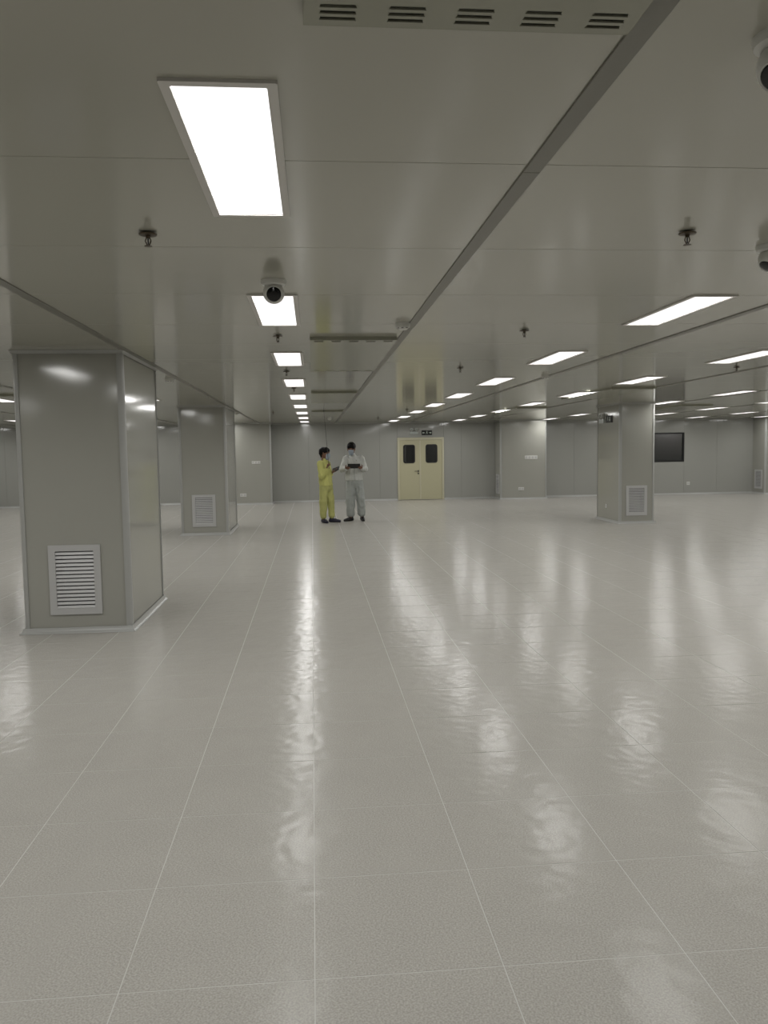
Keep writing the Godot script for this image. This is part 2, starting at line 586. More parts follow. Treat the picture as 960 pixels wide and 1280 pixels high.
# a steel sheet panel with a grille opening centred on (ox, oy)
func cut_panel(w: float, h: float, ox: float, oy: float) -> ArrayMesh:
	var st := begin()
	var iw := 0.345 / 2 + 0.003
	var ih := 0.535 / 2 + 0.003
	for r in [[-w / 2, ox - iw, -h / 2, h / 2], [ox + iw, w / 2, -h / 2, h / 2], [ox - iw, ox + iw, -h / 2, oy - ih], [ox - iw, ox + iw, oy + ih, h / 2]]:
		bx(st, Vector3((r[0] + r[1]) / 2, (r[2] + r[3]) / 2, 0), Vector3(r[1] - r[0], r[3] - r[2], 0.04))
	return st.commit()

func make_column(label: String, x0: float, x1: float, zf: float, zb: float, attached: bool, grille_side: String, group := "") -> Node3D:
	var cx := (x0 + x1) / 2
	var cz := (zf + zb) / 2
	var c := thing("pilaster" if attached else "column", label, "column", Vector3(cx, 0, cz), group)
	var hx := (x1 - x0) / 2
	var hz := (zf - zb) / 2
	var r := 0.055
	var inset := 0.012
	var y0 := 0.0
	var y1 := CEIL - 0.001
	var hy := (y0 + y1) / 2
	if grille_side == "front":
		part("front_panel", cut_panel(2 * hx - 2 * r, y1 - y0, -0.01, 0.497 - hy), M.column, c, Vector3(0, hy, hz - inset - 0.02))
	else:
		part("front_panel", box_mesh(Vector3(2 * hx - 2 * r, y1 - y0, 0.04), 0.001), M.column, c, Vector3(0, hy, hz - inset - 0.02))
	if not attached:
		part("back_panel", box_mesh(Vector3(2 * hx - 2 * r, y1 - y0, 0.04), 0.001), M.column, c, Vector3(0, hy, -hz + inset + 0.02))
	for s in [-1.0, 1.0]:
		if s < 0.0 and grille_side == "left":
			var sp := part("side_panel", cut_panel(2 * hz - r, y1 - y0, -r / 2, 0.497 - hy), M.column, c, Vector3(-hx + inset + 0.02, hy, -r / 2))
			sp.rotation.y = -PI / 2
			continue
		part("side_panel", box_mesh(Vector3(0.04, y1 - y0, 2 * hz - (r if attached else 2 * r)), 0.001), M.column, c, Vector3(s * (hx - inset - 0.02), hy, -r / 2 if attached else 0.0))
	# rounded aluminium corner posts
	for sx in [-1.0, 1.0]:
		for sz in ([1.0] if attached else [1.0, -1.0]):
			var st := begin()
			var pts: Array = []
			var nrm: Array = []
			var inner := r
			pts.append(Vector2(hx - r, hz - inset - 0.002)); nrm.append(Vector2(0, 1))
			pts.append(Vector2(hx - r, hz)); nrm.append(Vector2(0, 1))
			for k in 9:
				var a := PI / 2 - PI / 2 * k / 8.0
				pts.append(Vector2(hx - inner + cos(a) * inner, hz - inner + sin(a) * inner))
				nrm.append(Vector2(cos(a), sin(a)))
			pts.append(Vector2(hx - inset - 0.002, hz - r)); nrm.append(Vector2(1, 0))
			for k in pts.size() - 1:
				var a: Vector2 = pts[k]
				var b: Vector2 = pts[k + 1]
				var na: Vector2 = nrm[k]
				var nb: Vector2 = nrm[k + 1]
				if k == 0: na = Vector2(-1, 0); nb = na
				if k == pts.size() - 2: na = Vector2(0, -1); nb = na
				var q := [[a, na, y0], [b, nb, y0], [b, nb, y1], [a, na, y1]]
				var order := [0, 1, 2, 0, 2, 3]
				if sx * sz > 0.0:
					order = [2, 1, 0, 3, 2, 0]
				for j in order:
					st.set_normal(Vector3(q[j][1].x * sx, 0, q[j][1].y * sz))
					st.set_uv(Vector2.ZERO)
					st.add_vertex(Vector3(q[j][0].x * sx, q[j][2], q[j][0].y * sz))
			part("corner_post", st.commit(), M.alu, c)
	var e := 0.004
	var path := [Vector2(-hx + e, hz - e), Vector2(hx - e, hz - e), Vector2(hx - e, -hz + e), Vector2(-hx + e, -hz + e)]
	if attached:
		path = [Vector2(hx - e, -hz), Vector2(hx - e, hz - e), Vector2(-hx + e, hz - e), Vector2(-hx + e, -hz)]
	else:
		path.reverse()
	var lo := begin()
	moulding(lo, path, not attached, cove_low())
	part("base_cove", lo.commit(), M.alu, c)
	var hi := begin()
	moulding(hi, path, not attached, cove_high())
	part("head_cove", hi.commit(), M.alu, c)
	if grille_side == "front":
		make_grille(c, Transform3D(Basis.IDENTITY, Vector3(-0.01, 0.497, hz - inset)))
	elif grille_side == "left":
		make_grille(c, Transform3D(Basis(Vector3.UP, -PI / 2), Vector3(-hx + inset, 0.497, 0.0)))
	return c

# ------------------------------------------------------------------ ceiling fittings
const LIT := Vector2(0.25, 1.14)

func make_lights() -> void:
	var fr := begin()
	ring(fr, round_rect(0.305, 1.195, 0.004, 1), round_rect(LIT.x, LIT.y, 0.004, 1), 0.009, Transform3D(Basis(Vector3.RIGHT, PI / 2), Vector3.ZERO))
	var frame := fr.commit()
	var dif := box_mesh(Vector3(LIT.x, 0.003, LIT.y))
	var cols := [-10.4, -7.85, -5.2, -2.79, -0.222, 2.575, 4.67, 7.6, 10.1, 12.5, 14.8, 17.1]
	var where := ["third row beyond the large column", "second row beyond the large column", "first row beyond the large column", "row beside the two aligned columns", "row with the security camera", "row ending above the cream door", "first row beyond the cream door", "row beside the exit-sign column", "first row beyond the exit-sign column", "row ending above the dark window", "row just past the dark window", "row ending at the last pilaster"]
	var nth := ["tenth", "ninth", "eighth", "seventh", "sixth", "fifth", "fourth", "third", "second", "first"]
	for i in cols.size():
		var x: float = cols[i]
		for k in 10:
			var z := -2.2 + 2.825 - k * 2.825 - LIT.y / 2
			if x < -2.0 and x > -3.0 and (k == 3 or k == 6):
				continue
			var t := thing("ceiling_light", "white ceiling panel light, %s from the far wall, %s" % [nth[k], where[i]], "ceiling light", Vector3(x, CEIL, z), "panel lights in rows on the ceiling")
			part("light_frame", frame, M.frame_white, t)
			part("diffuser", dif, M.diffuser, t, Vector3(0, -0.0035, 0))
			var l := AreaLight3D.new()
			l.name = "panel_glow"
			l.area_size = LIT
			l.area_normalize_energy = true
			l.light_energy = LIGHT_ENERGY
			l.light_color = Color(1.0, 0.995, 0.985)
			l.shadow_enabled = true
			l.set("area_range", 40.0)
			t.add_child(l)
			l.rotation.x = -PI / 2
			l.position.y = -0.0085

func make_air_units() -> void:
	# long flat casings screwed under the ceiling, with pressed louvres at both ends
	var w := 0.73
	var len := 2.6
	var h := 0.03
	var hood := box_mesh(Vector3(0.079, 0.0024, 0.0035), 0.0008)
	# hollow casing: bottom sheet cut by real slots, four sides
	var xc := [-w / 2]
	for g in 5:
		var gx := -w / 2 + 0.074 + g * 0.1465
		xc += [gx - 0.0375, gx + 0.0375]
	xc.append(w / 2)
	var zc := [-len / 2]
	for k in 3:
		zc += [-(len / 2 - 0.034 - k * 0.0245) - 0.0038, -(len / 2 - 0.034 - k * 0.0245) + 0.0038]
	for k in [2, 1, 0]:
		zc += [len / 2 - 0.034 - k * 0.0245 - 0.0038, len / 2 - 0.034 - k * 0.0245 + 0.0038]
	zc.append(len / 2)
	var cst := begin()
	for i in xc.size() - 1:
		for j in zc.size() - 1:
			if i % 2 == 1 and j % 2 == 1:
				continue
			bx(cst, Vector3((xc[i] + xc[i + 1]) / 2, -h + 0.0006, (zc[j] + zc[j + 1]) / 2), Vector3(xc[i + 1] - xc[i], 0.0012, zc[j + 1] - zc[j]))
	for sd in [-1.0, 1.0]:
		bx(cst, Vector3(sd * (w / 2 - 0.0006), -h / 2, 0), Vector3(0.0012, h, len))
		bx(cst, Vector3(0, -h / 2, sd * (len / 2 - 0.0006)), Vector3(w, h, 0.0012))
	var casing := cst.commit()
	var list := [
		[0.0, 0.76, "flat louvred ceiling air unit ahead of the first panel light"],
		[0.0, -6.82, "flat ceiling air unit beside the grey smoke detector"],
		[0.0, -12.86, "second flat ceiling air unit beyond the grey smoke detector"],
		[0.0, -18.75, "flat ceiling air unit over the two people"],
		[4.74, -12.5, "flat ceiling air unit just before the free-standing column with the exit sign"],
		[4.66, -18.2, "flat ceiling air unit on the exit-sign side of the free-standing column"],
		[8.45, -17.9, "flat ceiling air unit behind the free-standing column, away from its exit sign"],
		[-4.78, -12.93, "flat ceiling air unit behind the big column with the grille"]]
	for u in list:
		var t := thing("ceiling_air_unit", u[2], "air unit", Vector3(u[0] + w / 2, CEIL, u[1] - len / 2), "flat air units under the ceiling")
		part("casing", casing, M.casing, t)
		if u[1] < -15.0:
			continue
		for e in [1.0, -1.0]:
			for g in 5:
				for k in 3:
					var at := Vector3(-w / 2 + 0.074 + g * 0.1465, -h - 0.0006, e * (len / 2 - 0.034 - k * 0.0245))
					part("louver", hood, M.casing, t, at + Vector3(0, -0.001, -0.0056))

func make_sprinklers() -> void:
	var es := begin()
	lathe(es, [Vector2(0.0, 0.0), Vector2(0.012, -0.016), Vector2(0.036, -0.013), Vector2(0.04, -0.008), Vector2(0.02, -0.004), Vector2(0.012, 0.0)], 18)
	var esc := es.commit()
	var fr := begin()
	lathe(fr, [Vector2(0.010, -0.012), Vector2(0.009, -0.026), Vector2(0.0, -0.027)], 12)
	for s in [-1.0, 1.0]:
		tube(fr, Vector3(s * 0.008, -0.024, 0), Vector3(s * 0.012, -0.038, 0), 0.0025, 0.0025, 6)
		tube(fr, Vector3(s * 0.012, -0.038, 0), Vector3(s * 0.003, -0.056, 0), 0.0025, 0.0025, 6)
	var body := fr.commit()
	var bu := begin()
	tube(bu, Vector3(0, -0.027, 0), Vector3(0, -0.052, 0), 0.0028, 0.0028, 8)
	var bulb := bu.commit()
	var de := begin()
	lathe(de, [Vector2(0, -0.054), Vector2(0.006, -0.056), Vector2(0.017, -0.058), Vector2(0.017, -0.0596), Vector2(0, -0.0596)], 14)
	var defl := de.commit()
	var spots := [Vector2(-0.687, -3.64), Vector2(1.69, -3.55), Vector2(1.72, -6.45), Vector2(1.73, -9.33), Vector2(-0.26, -6.72), Vector2(-0.28, -9.6), Vector2(-0.25, -12.1), Vector2(5.14, -9.45), Vector2(-0.9, -19.3), Vector2(2.2, -18.6), Vector2(1.9, -23.2)]
	var near := ["between the large column and the first panel light", "close beside a white turret camera", "first one past the wide strip, toward the door", "second one past the wide strip, toward the door", "just beyond the second panel light of the camera row", "just beyond the third panel light of the camera row", "just beyond the fourth panel light of the camera row", "before the exit-sign column, beyond the long lights", "near the pilaster behind the aligned columns", "before the emergency light over the cream door", "closest to the far wall, above the cream door"]
	for i in spots.size():
		var s: Vector2 = spots[i]
		var t := thing("fire_sprinkler", "small dark fire sprinkler " + near[i], "sprinkler", Vector3(s.x, CEIL, s.y), "fire sprinklers on the ceiling")
		part("escutcheon", esc, M.brass, t)
		part("sprinkler_frame", body, M.brass, t)
		part("bulb", bulb, M.black, t)
		part("deflector", defl, M.brass, t)

func make_detectors() -> void:
	var b := begin()
	lathe(b, [Vector2(0.0, -0.048), Vector2(0.03, -0.048), Vector2(0.037, -0.042), Vector2(0.052, -0.034), Vector2(0.057, -0.014), Vector2(0.058, 0.0)], 24)
	var body := b.commit()
	var sl := box_mesh(Vector3(0.016, 0.006, 0.003))  # solid black block: shade inside a vent opening, put in as colour
	for d in [[Vector2(0.70, -6.12), "round beige smoke detector next to the wide ceiling strip"], [Vector2(-1.78, -10.5), "smoke detector on the ceiling behind the big column with the grille"], [Vector2(-1.72, -19.05), "smoke detector on the ceiling behind the second aligned column"], [Vector2(3.06, -10.4), "smoke detector on the ceiling strip before the far pilaster"], [Vector2(0.51, -23.2), "round white smoke detector on the ceiling near the far wall"]]:
		var t := thing("smoke_detector", d[1], "smoke detector", Vector3(d[0].x, CEIL, d[0].y), "smoke detectors on the ceiling")
		part("housing", body, M.plastic, t)
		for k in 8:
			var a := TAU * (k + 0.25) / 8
			var o := part("slot_shade", sl, M.black, t, Vector3(cos(a) * 0.0455, -0.038, sin(a) * 0.0455))
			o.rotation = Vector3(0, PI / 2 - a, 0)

func make_camera_dome(at: Vector2, aim: Vector3, label: String) -> void:
	var t := thing("security_camera", label, "camera", Vector3(at.x, CEIL, at.y), "turret cameras on the ceiling")
	var b := begin()
	lathe(b, [Vector2(0.0, -0.03), Vector2(0.052, -0.03), Vector2(0.066, -0.022), Vector2(0.07, -0.006), Vector2(0.07, 0.0)], 28)
	part("base", b.commit(), M.plastic, t)
	var y := aim.normalized()
	var x := y.cross(Vector3.UP).normalized()
	var z := x.cross(y)
	var c := Vector3(0, -0.068, 0)
	var s := begin()
	var prof: Array = []
	var r := 0.06
	for k in 15:
		var a := deg_to_rad(48.0 + (180.0 - 48.0) * k / 14.0)
		prof.append(Vector2(sin(a) * r, cos(a) * r))
	prof.push_front(Vector2(0.040, 0.038))
	lathe(s, prof, 26, Transform3D(Basis(x, y, z), c))
	part("turret", s.commit(), M.plastic, t)
	var f := begin()
	lathe(f, [Vector2(0, 0.046), Vector2(0.02, 0.045), Vector2(0.036, 0.041), Vector2(0.041, 0.036), Vector2(0.041, 0.03)], 24, Transform3D(Basis(x, y, z), c))
	part("lens_window", f.commit(), M.black_gloss, t)

# ------------------------------------------------------------------ wall fittings
func make_emergency(at: Vector3, turn: float, label: String) -> void:
	var t := thing("emergency_light", label, "emergency light", at, "twin-head emergency lights")
	t.rotation.y = turn
	part("battery_box", box_mesh(Vector3(0.27, 0.095, 0.05), 0.008), M.clear_plastic, t, Vector3(0, 0.048, 0.027))
	for s in [-1.0, 1.0]:
		var st := begin()
		var xf := Transform3D(Basis(Vector3(1, 0, 0), PI / 2 - 0.35), Vector3(s * 0.082, 0.155, 0.035))
		lathe(st, [Vector2(0, 0.03), Vector2(0.04, 0.03), Vector2(0.052, 0.036), Vector2(0.054, 0.03), Vector2(0.044, -0.01), Vector2(0.02, -0.03), Vector2(0, -0.032)], 18, xf)
		var head := part("lamp_head", st.commit(), M.plastic, t)
		var le := begin()
		lathe(le, [Vector2(0, 0.035), Vector2(0.03, 0.034), Vector2(0.041, 0.031)], 16, xf)
		part("lens", le.commit(), M.clear_plastic, head)
		var nk := begin()
		tube(nk, Vector3(s * 0.082, 0.09, 0.027), Vector3(s * 0.082, 0.13, 0.03), 0.012, 0.012)
		part("neck", nk.commit(), M.plastic, head)
	var ca := begin()
	tube(ca, Vector3(0.145, 0.10, 0.008), Vector3(0.145, 0.22, 0.008), 0.005, 0.005)
	part("conduit", ca.commit(), M.plastic, t)

func running_figure(st: SurfaceTool, xf: Transform3D, k: float) -> void:
	var lines := [
		[[-0.1, 0.62], [0.02, 0.18], 0.16],
		[[-0.06, 0.55], [0.26, 0.42], 0.08], [[0.26, 0.42], [0.36, 0.56], 0.07],
		[[-0.1, 0.6], [-0.34, 0.44], 0.08], [[-0.34, 0.44], [-0.4, 0.26], 0.07],
		[[0.02, 0.18], [0.26, -0.06], 0.11], [[0.26, -0.06], [0.18, -0.42], 0.09],
		[[0.0, 0.18], [-0.16, -0.16], 0.11], [[-0.16, -0.16], [-0.46, -0.26], 0.09]]
	for l in lines:
		var a := Vector2(l[0][0], l[0][1]) * k
		var b := Vector2(l[1][0], l[1][1]) * k
		var n: Vector2 = (b - a).orthogonal().normalized() * (l[2] * k / 2)
		slab(st, PackedVector2Array([a + n, a - n, b - n, b + n]), 0.001, xf)
	var hd := PackedVector2Array()
	for i in 12:
		hd.append(Vector2(-0.02, 0.82) * k + Vector2(cos(TAU * i / 12), sin(TAU * i / 12)) * 0.12 * k)
	slab(st, hd, 0.001, xf)

func arrow(st: SurfaceTool, xf: Transform3D, k: float) -> void:
	# points along local +x
	slab(st, PackedVector2Array([Vector2(-0.5, 0.13) * k, Vector2(-0.5, -0.13) * k, Vector2(0.05, -0.13) * k, Vector2(0.05, 0.13) * k]), 0.001, xf)
	slab(st, PackedVector2Array([Vector2(0.05, 0.4) * k, Vector2(0.05, -0.4) * k, Vector2(0.5, 0) * k]), 0.001, xf)

func make_exit_sign(at: Vector3, turn: float, down: bool, label: String) -> void:
	var t := thing("exit_sign", label, "exit sign", at, "exit signs")
	t.rotation.y = turn
	var w := 0.35
	var h := 0.16
	part("sign_body", box_mesh(Vector3(w, h, 0.024), 0.004), M.black, t, Vector3(0, 0, 0.0125))
	var st := begin()
	var z := 0.0246
	if down:
		running_figure(st, Transform3D(Basis.IDENTITY, Vector3(-0.06, -0.008, z)), 0.07)
		arrow(st, Transform3D(Basis(Vector3(0, 0, 1), -PI / 2), Vector3(0.06, -0.005, z)), 0.10)
	else:
		running_figure(st, Transform3D(Basis.IDENTITY, Vector3(0, -0.012, z)), 0.075)
		arrow(st, Transform3D(Basis.IDENTITY, Vector3(0.115, 0, z)), 0.08)
		arrow(st, Transform3D(Basis(Vector3(0, 0, 1), PI), Vector3(-0.115, 0, z)), 0.08)
	part("pictogram", st.commit(), M.sign_white, t)

func make_plate(at: Vector3, turn: float, w: float, h: float, gangs: int, socket: bool, label: String) -> void:
	var t := thing("socket_plate" if socket else "switch_plate", label, "socket" if socket else "switch", at, "")
	t.rotation.y = turn
	part("plate", box_mesh(Vector3(w, h, 0.009), 0.003), M.plastic, t, Vector3(0, 0, 0.005))
	for g in gangs:
		var gx := -w / 2 + w * (g + 0.5) / gangs
		if socket:
			part("socket_face", box_mesh(Vector3(minf(h, w / gangs) * 0.7, h * 0.6, 0.003), 0.001), M.white_paint, t, Vector3(gx, 0, 0.0105))
		else:
			part("rocker", box_mesh(Vector3(w / gangs * 0.62, h * 0.66, 0.004), 0.0015), M.white_paint, t, Vector3(gx, 0, 0.0105))

# ------------------------------------------------------------------ people
# distance field of tapered capsules, meshed as surface nets
# a primitive: [a, b, radius at a, radius at b] or with [.., flat axis, flatness]
func field(st: SurfaceTool, prims: Array, cell: float, k: float, ymin := -10.0, folds := 0.0, sd := 1) -> void:
	var lo := Vector3(1e3, 1e3, 1e3)
	var hi := -lo
	for p in prims:
		var r: float = maxf(p[2], p[3]) + 2.5 * cell + folds
		lo = lo.min((p[0] as Vector3).min(p[1]) - Vector3(r, r, r))
		hi = hi.max((p[0] as Vector3).max(p[1]) + Vector3(r, r, r))
	var nx := int((hi.x - lo.x) / cell) + 2
	var ny := int((hi.y - lo.y) / cell) + 2
	var nz := int((hi.z - lo.z) / cell) + 2
	var val := PackedFloat32Array()
	val.resize(nx * ny * nz)
	val.fill(1.0)
	for p in prims:
		var a: Vector3 = p[0]
		var b: Vector3 = p[1]
		var ra: float = p[2]
		var rb: float = p[3]
		var flat: bool = p.size() > 4
		var ax: Vector3 = p[4] if flat else Vector3.UP
		var fs: float = p[5] - 1.0 if flat else 0.0
		var r := maxf(ra, rb) + 2.2 * cell + k * 0.6
		var l0 := (a.min(b) - Vector3(r, r, r) - lo) / cell
		var l1 := (a.max(b) + Vector3(r, r, r) - lo) / cell
		var ab := b - a
		var inv := 1.0 / maxf(ab.length_squared(), 1e-9)
		for z in range(maxi(0, int(l0.z)), mini(nz, int(l1.z) + 2)):
			for y in range(maxi(0, int(l0.y)), mini(ny, int(l1.y) + 2)):
				var at := (z * ny + y) * nx
				for x in range(maxi(0, int(l0.x)), mini(nx, int(l1.x) + 2)):
					var q := lo + Vector3(x, y, z) * cell
					var t := clampf((q - a).dot(ab) * inv, 0.0, 1.0)
					var v := q - a - ab * t
					if flat:
						v += ax * (v.dot(ax) * fs)
					var d := v.length() - lerpf(ra, rb, t)
					var o := val[at + x]
					if o >= 1.0:
						val[at + x] = d
					else:
						var h := clampf(0.5 + 0.5 * (o - d) / k, 0.0, 1.0)
						val[at + x] = lerpf(o, d, h) - k * h * (1.0 - h)
	var noise := FastNoiseLite.new()
	noise.seed = sd
	noise.frequency = 7.0
	noise.fractal_octaves = 2
	if folds > 0.0 or ymin > -5.0:
		for z in nz:
			for y in ny:
				for x in nx:
					var at := (z * ny + y) * nx + x
					if val[at] < 0.08:
						var q := lo + Vector3(x, y, z) * cell
						if folds > 0.0:
							val[at] += folds * noise.get_noise_3d(q.x * 1.6, q.y * 0.8, q.z * 1.6)
						if ymin > -5.0:
							val[at] = maxf(val[at], ymin - q.y)
	# one vertex in each crossed cell
	var index := PackedInt32Array()
	index.resize(nx * ny * nz)
	index.fill(-1)
	var verts := PackedVector3Array()
	var norms := PackedVector3Array()
	var sy := nx
	var sz := nx * ny
	var corner := PackedInt32Array([0, 1, sy, sy + 1, sz, sz + 1, sz + sy, sz + sy + 1])
	var cpos := [Vector3(0, 0, 0), Vector3(1, 0, 0), Vector3(0, 1, 0), Vector3(1, 1, 0), Vector3(0, 0, 1), Vector3(1, 0, 1), Vector3(0, 1, 1), Vector3(1, 1, 1)]
	var edges := [[0, 1], [2, 3], [4, 5], [6, 7], [0, 2], [1, 3], [4, 6], [5, 7], [0, 4], [1, 5], [2, 6], [3, 7]]
	for z in nz - 1:
		for y in ny - 1:
			for x in nx - 1:
				var at := z * sz + y * sy + x
				if val[at] > 2.5 * cell or val[at] < -2.5 * cell:
					continue
				var ins := 0
				for c in 8:
					if val[at + corner[c]] < 0.0:
						ins += 1
				if ins == 0 or ins == 8:
					continue
				var sum := Vector3.ZERO
				var cnt := 0
				for e in edges:
					var va := val[at + corner[e[0]]]
					var vb := val[at + corner[e[1]]]
					if (va < 0.0) != (vb < 0.0):
						sum += (cpos[e[0]] as Vector3).lerp(cpos[e[1]], va / (va - vb))
						cnt += 1
				index[at] = verts.size()
				verts.append(lo + (Vector3(x, y, z) + sum / cnt) * cell)
				var g := Vector3(
					val[at + 1] + val[at + 1 + sy] + val[at + 1 + sz] + val[at + 1 + sy + sz] - val[at] - val[at + sy] - val[at + sz] - val[at + sy + sz],
					val[at + sy] + val[at + sy + 1] + val[at + sy + sz] + val[at + 1 + sy + sz] - val[at] - val[at + 1] - val[at + sz] - val[at + 1 + sz],
					val[at + sz] + val[at + sz + 1] + val[at + sy + sz] + val[at + 1 + sy + sz] - val[at] - val[at + 1] - val[at + sy] - val[at + sy + 1])
				norms.append(g.normalized())
	var step := [1, sy, sz]
	for z in range(1, nz - 1):
		for y in range(1, ny - 1):
			for x in range(1, nx - 1):
				var at := z * sz + y * sy + x
				var v0 := val[at]
				if v0 > 2.0 * cell or v0 < -2.0 * cell:
					continue
				for i in 3:
					var v1 := val[at + step[i]]
					if (v0 < 0.0) == (v1 < 0.0):
						continue
					var u: int = step[(i + 1) % 3]
					var w: int = step[(i + 2) % 3]
					var q := [index[at], index[at - u], index[at - u - w], index[at - w]]
					if q.min() < 0:
						continue
					var order := [0, 1, 2, 0, 2, 3] if v0 > 0.0 else [2, 1, 0, 3, 2, 0]
					for j in order:
						st.set_normal(norms[q[j]])
						st.set_uv(Vector2.ZERO)
						st.add_vertex(verts[q[j]])

# palm, four fingers and a thumb; f towards the fingertips, n the way the palm faces, l the thumb side
func hand(wrist: Vector3, f: Vector3, n: Vector3, l: Vector3, curl: float, thumb_in: float) -> Array:
	f = f.normalized()
	n = (n - f * n.dot(f)).normalized()
	l = (l - f * l.dot(f) - n * l.dot(n)).normalized()
	var out: Array = []
	out.append([wrist - f * 0.05, wrist + f * 0.01, 0.026, 0.024, n, 1.3])
	var lens := [0.075, 0.083, 0.077, 0.06]
	for i in 4:
		var off := 0.030 - i * 0.020
		var kn: Vector3 = wrist + f * (0.092 - 0.006 * absf(i - 1.0)) + l * off
		out.append([wrist + f * 0.015 + l * off * 0.6, kn, 0.016, 0.0125, n, 1.15])
		var p := kn
		var ang := 0.0
		for j in 3:
			ang += curl * [0.7, 1.0, 0.7][j]
			var d := f * cos(ang) + n * sin(ang)
			var q: Vector3 = p + d * (lens[i] * [0.46, 0.31, 0.23][j])
			out.append([p, q, 0.0098 - 0.0008 * j, 0.0092 - 0.0008 * j])
			p = q
	var tb := wrist + f * 0.03 + l * 0.028
	var d1 := (f * 0.65 + l * 0.75 + n * thumb_in * 0.4).normalized()
	var d2 := (f * 0.9 + l * 0.25 + n * thumb_in * 0.8).normalized()
	out.append([wrist + f * 0.012 + l * 0.012, tb, 0.017, 0.015])
	out.append([tb, tb + d1 * 0.042, 0.0145, 0.011])
	out.append([tb + d1 * 0.042, tb + d1 * 0.042 + d2 * 0.034, 0.0108, 0.0088])
	return out

func head(c: Vector3, f: Vector3, u: Vector3) -> Array:
	f = f.normalized()
	u = (u - f * u.dot(f)).normalized()
	var r := f.cross(u).normalized()
	return [
		[c + u * 0.035 - f * 0.03, c + u * 0.03 + f * 0.015, 0.093, 0.083, r, 1.16],
		[c - u * 0.02 + f * 0.01, c - u * 0.085 + f * 0.055, 0.072, 0.034, r, 1.06],
		[c - u * 0.045 - r * 0.035 + f * 0.02, c - u * 0.082 - r * 0.014 + f * 0.05, 0.032, 0.026],
		[c - u * 0.045 + r * 0.035 + f * 0.02, c - u * 0.082 + r * 0.014 + f * 0.05, 0.032, 0.026],
		[c + u * 0.012 + f * 0.088, c - u * 0.028 + f * 0.108, 0.008, 0.014],
		[c - u * 0.055 + f * 0.083 - r * 0.018, c - u * 0.055 + f * 0.083 + r * 0.018, 0.008, 0.008],
		[c + u * 0.02 - r * 0.082 - f * 0.01, c - u * 0.028 - r * 0.078 - f * 0.004, 0.014, 0.010, r, 1.9],
		[c + u * 0.02 + r * 0.082 - f * 0.01, c - u * 0.028 + r * 0.078 - f * 0.004, 0.014, 0.010, r, 1.9]]

func skull_hair(c: Vector3, f: Vector3, u: Vector3) -> Array:
	f = f.normalized()
	u = (u - f * u.dot(f)).normalized()
	var r := f.cross(u).normalized()
	return [
		[c + u * 0.052 - f * 0.04, c + u * 0.064 + f * 0.008, 0.094, 0.084, r, 0.99],
		[c + u * 0.0 - f * 0.055, c - u * 0.05 - f * 0.05, 0.074, 0.045, r, 1.05],
		[c + u * 0.075 + f * 0.055 - r * 0.04, c + u * 0.08 + f * 0.06 + r * 0.04, 0.028, 0.028]]

func bigger(prims: Array, c: Vector3, k: float) -> Array:
	for p in prims:
		p[0] = c + (p[0] - c) * k
		p[1] = c + (p[1] - c) * k
		p[2] *= k
		p[3] *= k
	return prims

func face_mask(c: Vector3, f: Vector3, u: Vector3) -> Array:
	f = f.normalized()
	u = (u - f * u.dot(f)).normalized()
	var r := f.cross(u).normalized()
	return [
		[c - u * 0.02 + f * 0.062, c - u * 0.07 + f * 0.058, 0.058, 0.050, r, 0.98],
		[c - u * 0.03 + f * 0.09, c - u * 0.055 + f * 0.088, 0.034, 0.032]]

func shoe(heel: Vector3, dir: Vector3, l: float) -> Array:
	dir = dir.normalized()
	var side := dir.cross(Vector3.UP)
	return [
		[heel + Vector3(0, 0.045, 0), heel + dir * l * 0.45 + Vector3(0, 0.042, 0), 0.045, 0.046],
		[heel + dir * l * 0.45 + Vector3(0, 0.036, 0), heel + dir * (l - 0.03) + side * 0.004 + Vector3(0, 0.026, 0), 0.046, 0.034],
		[heel + Vector3(0, 0.07, 0) + dir * 0.02, heel + Vector3(0, 0.11, 0) + dir * 0.025, 0.044, 0.045]]

func eyes(parent: Node, c: Vector3, f: Vector3, u: Vector3) -> void:
	f = f.normalized()
	u = (u - f * u.dot(f)).normalized()
	var r := f.cross(u).normalized()
	for s in [-1.0, 1.0]:
		var st := begin()
		field(st, [[c + u * 0.013 + f * 0.093 + r * s * 0.028, c + u * 0.013 + f * 0.091 + r * s * 0.042, 0.009, 0.008]], 0.003, 0.004)
		part("eye", st.commit(), M.eye, parent)
		var bw := begin()
		field(bw, [[c + u * 0.037 + f * 0.1 + r * s * 0.017, c + u * 0.039 + f * 0.09 + r * s * 0.048, 0.006, 0.005]], 0.003, 0.004)
		part("eyebrow", bw.commit(), M.hair, parent)

func arm(sh: Vector3, el: Vector3, wr: Vector3) -> Array:
	return [[sh, el, 0.048, 0.038], [el, wr, 0.038, 0.026]]

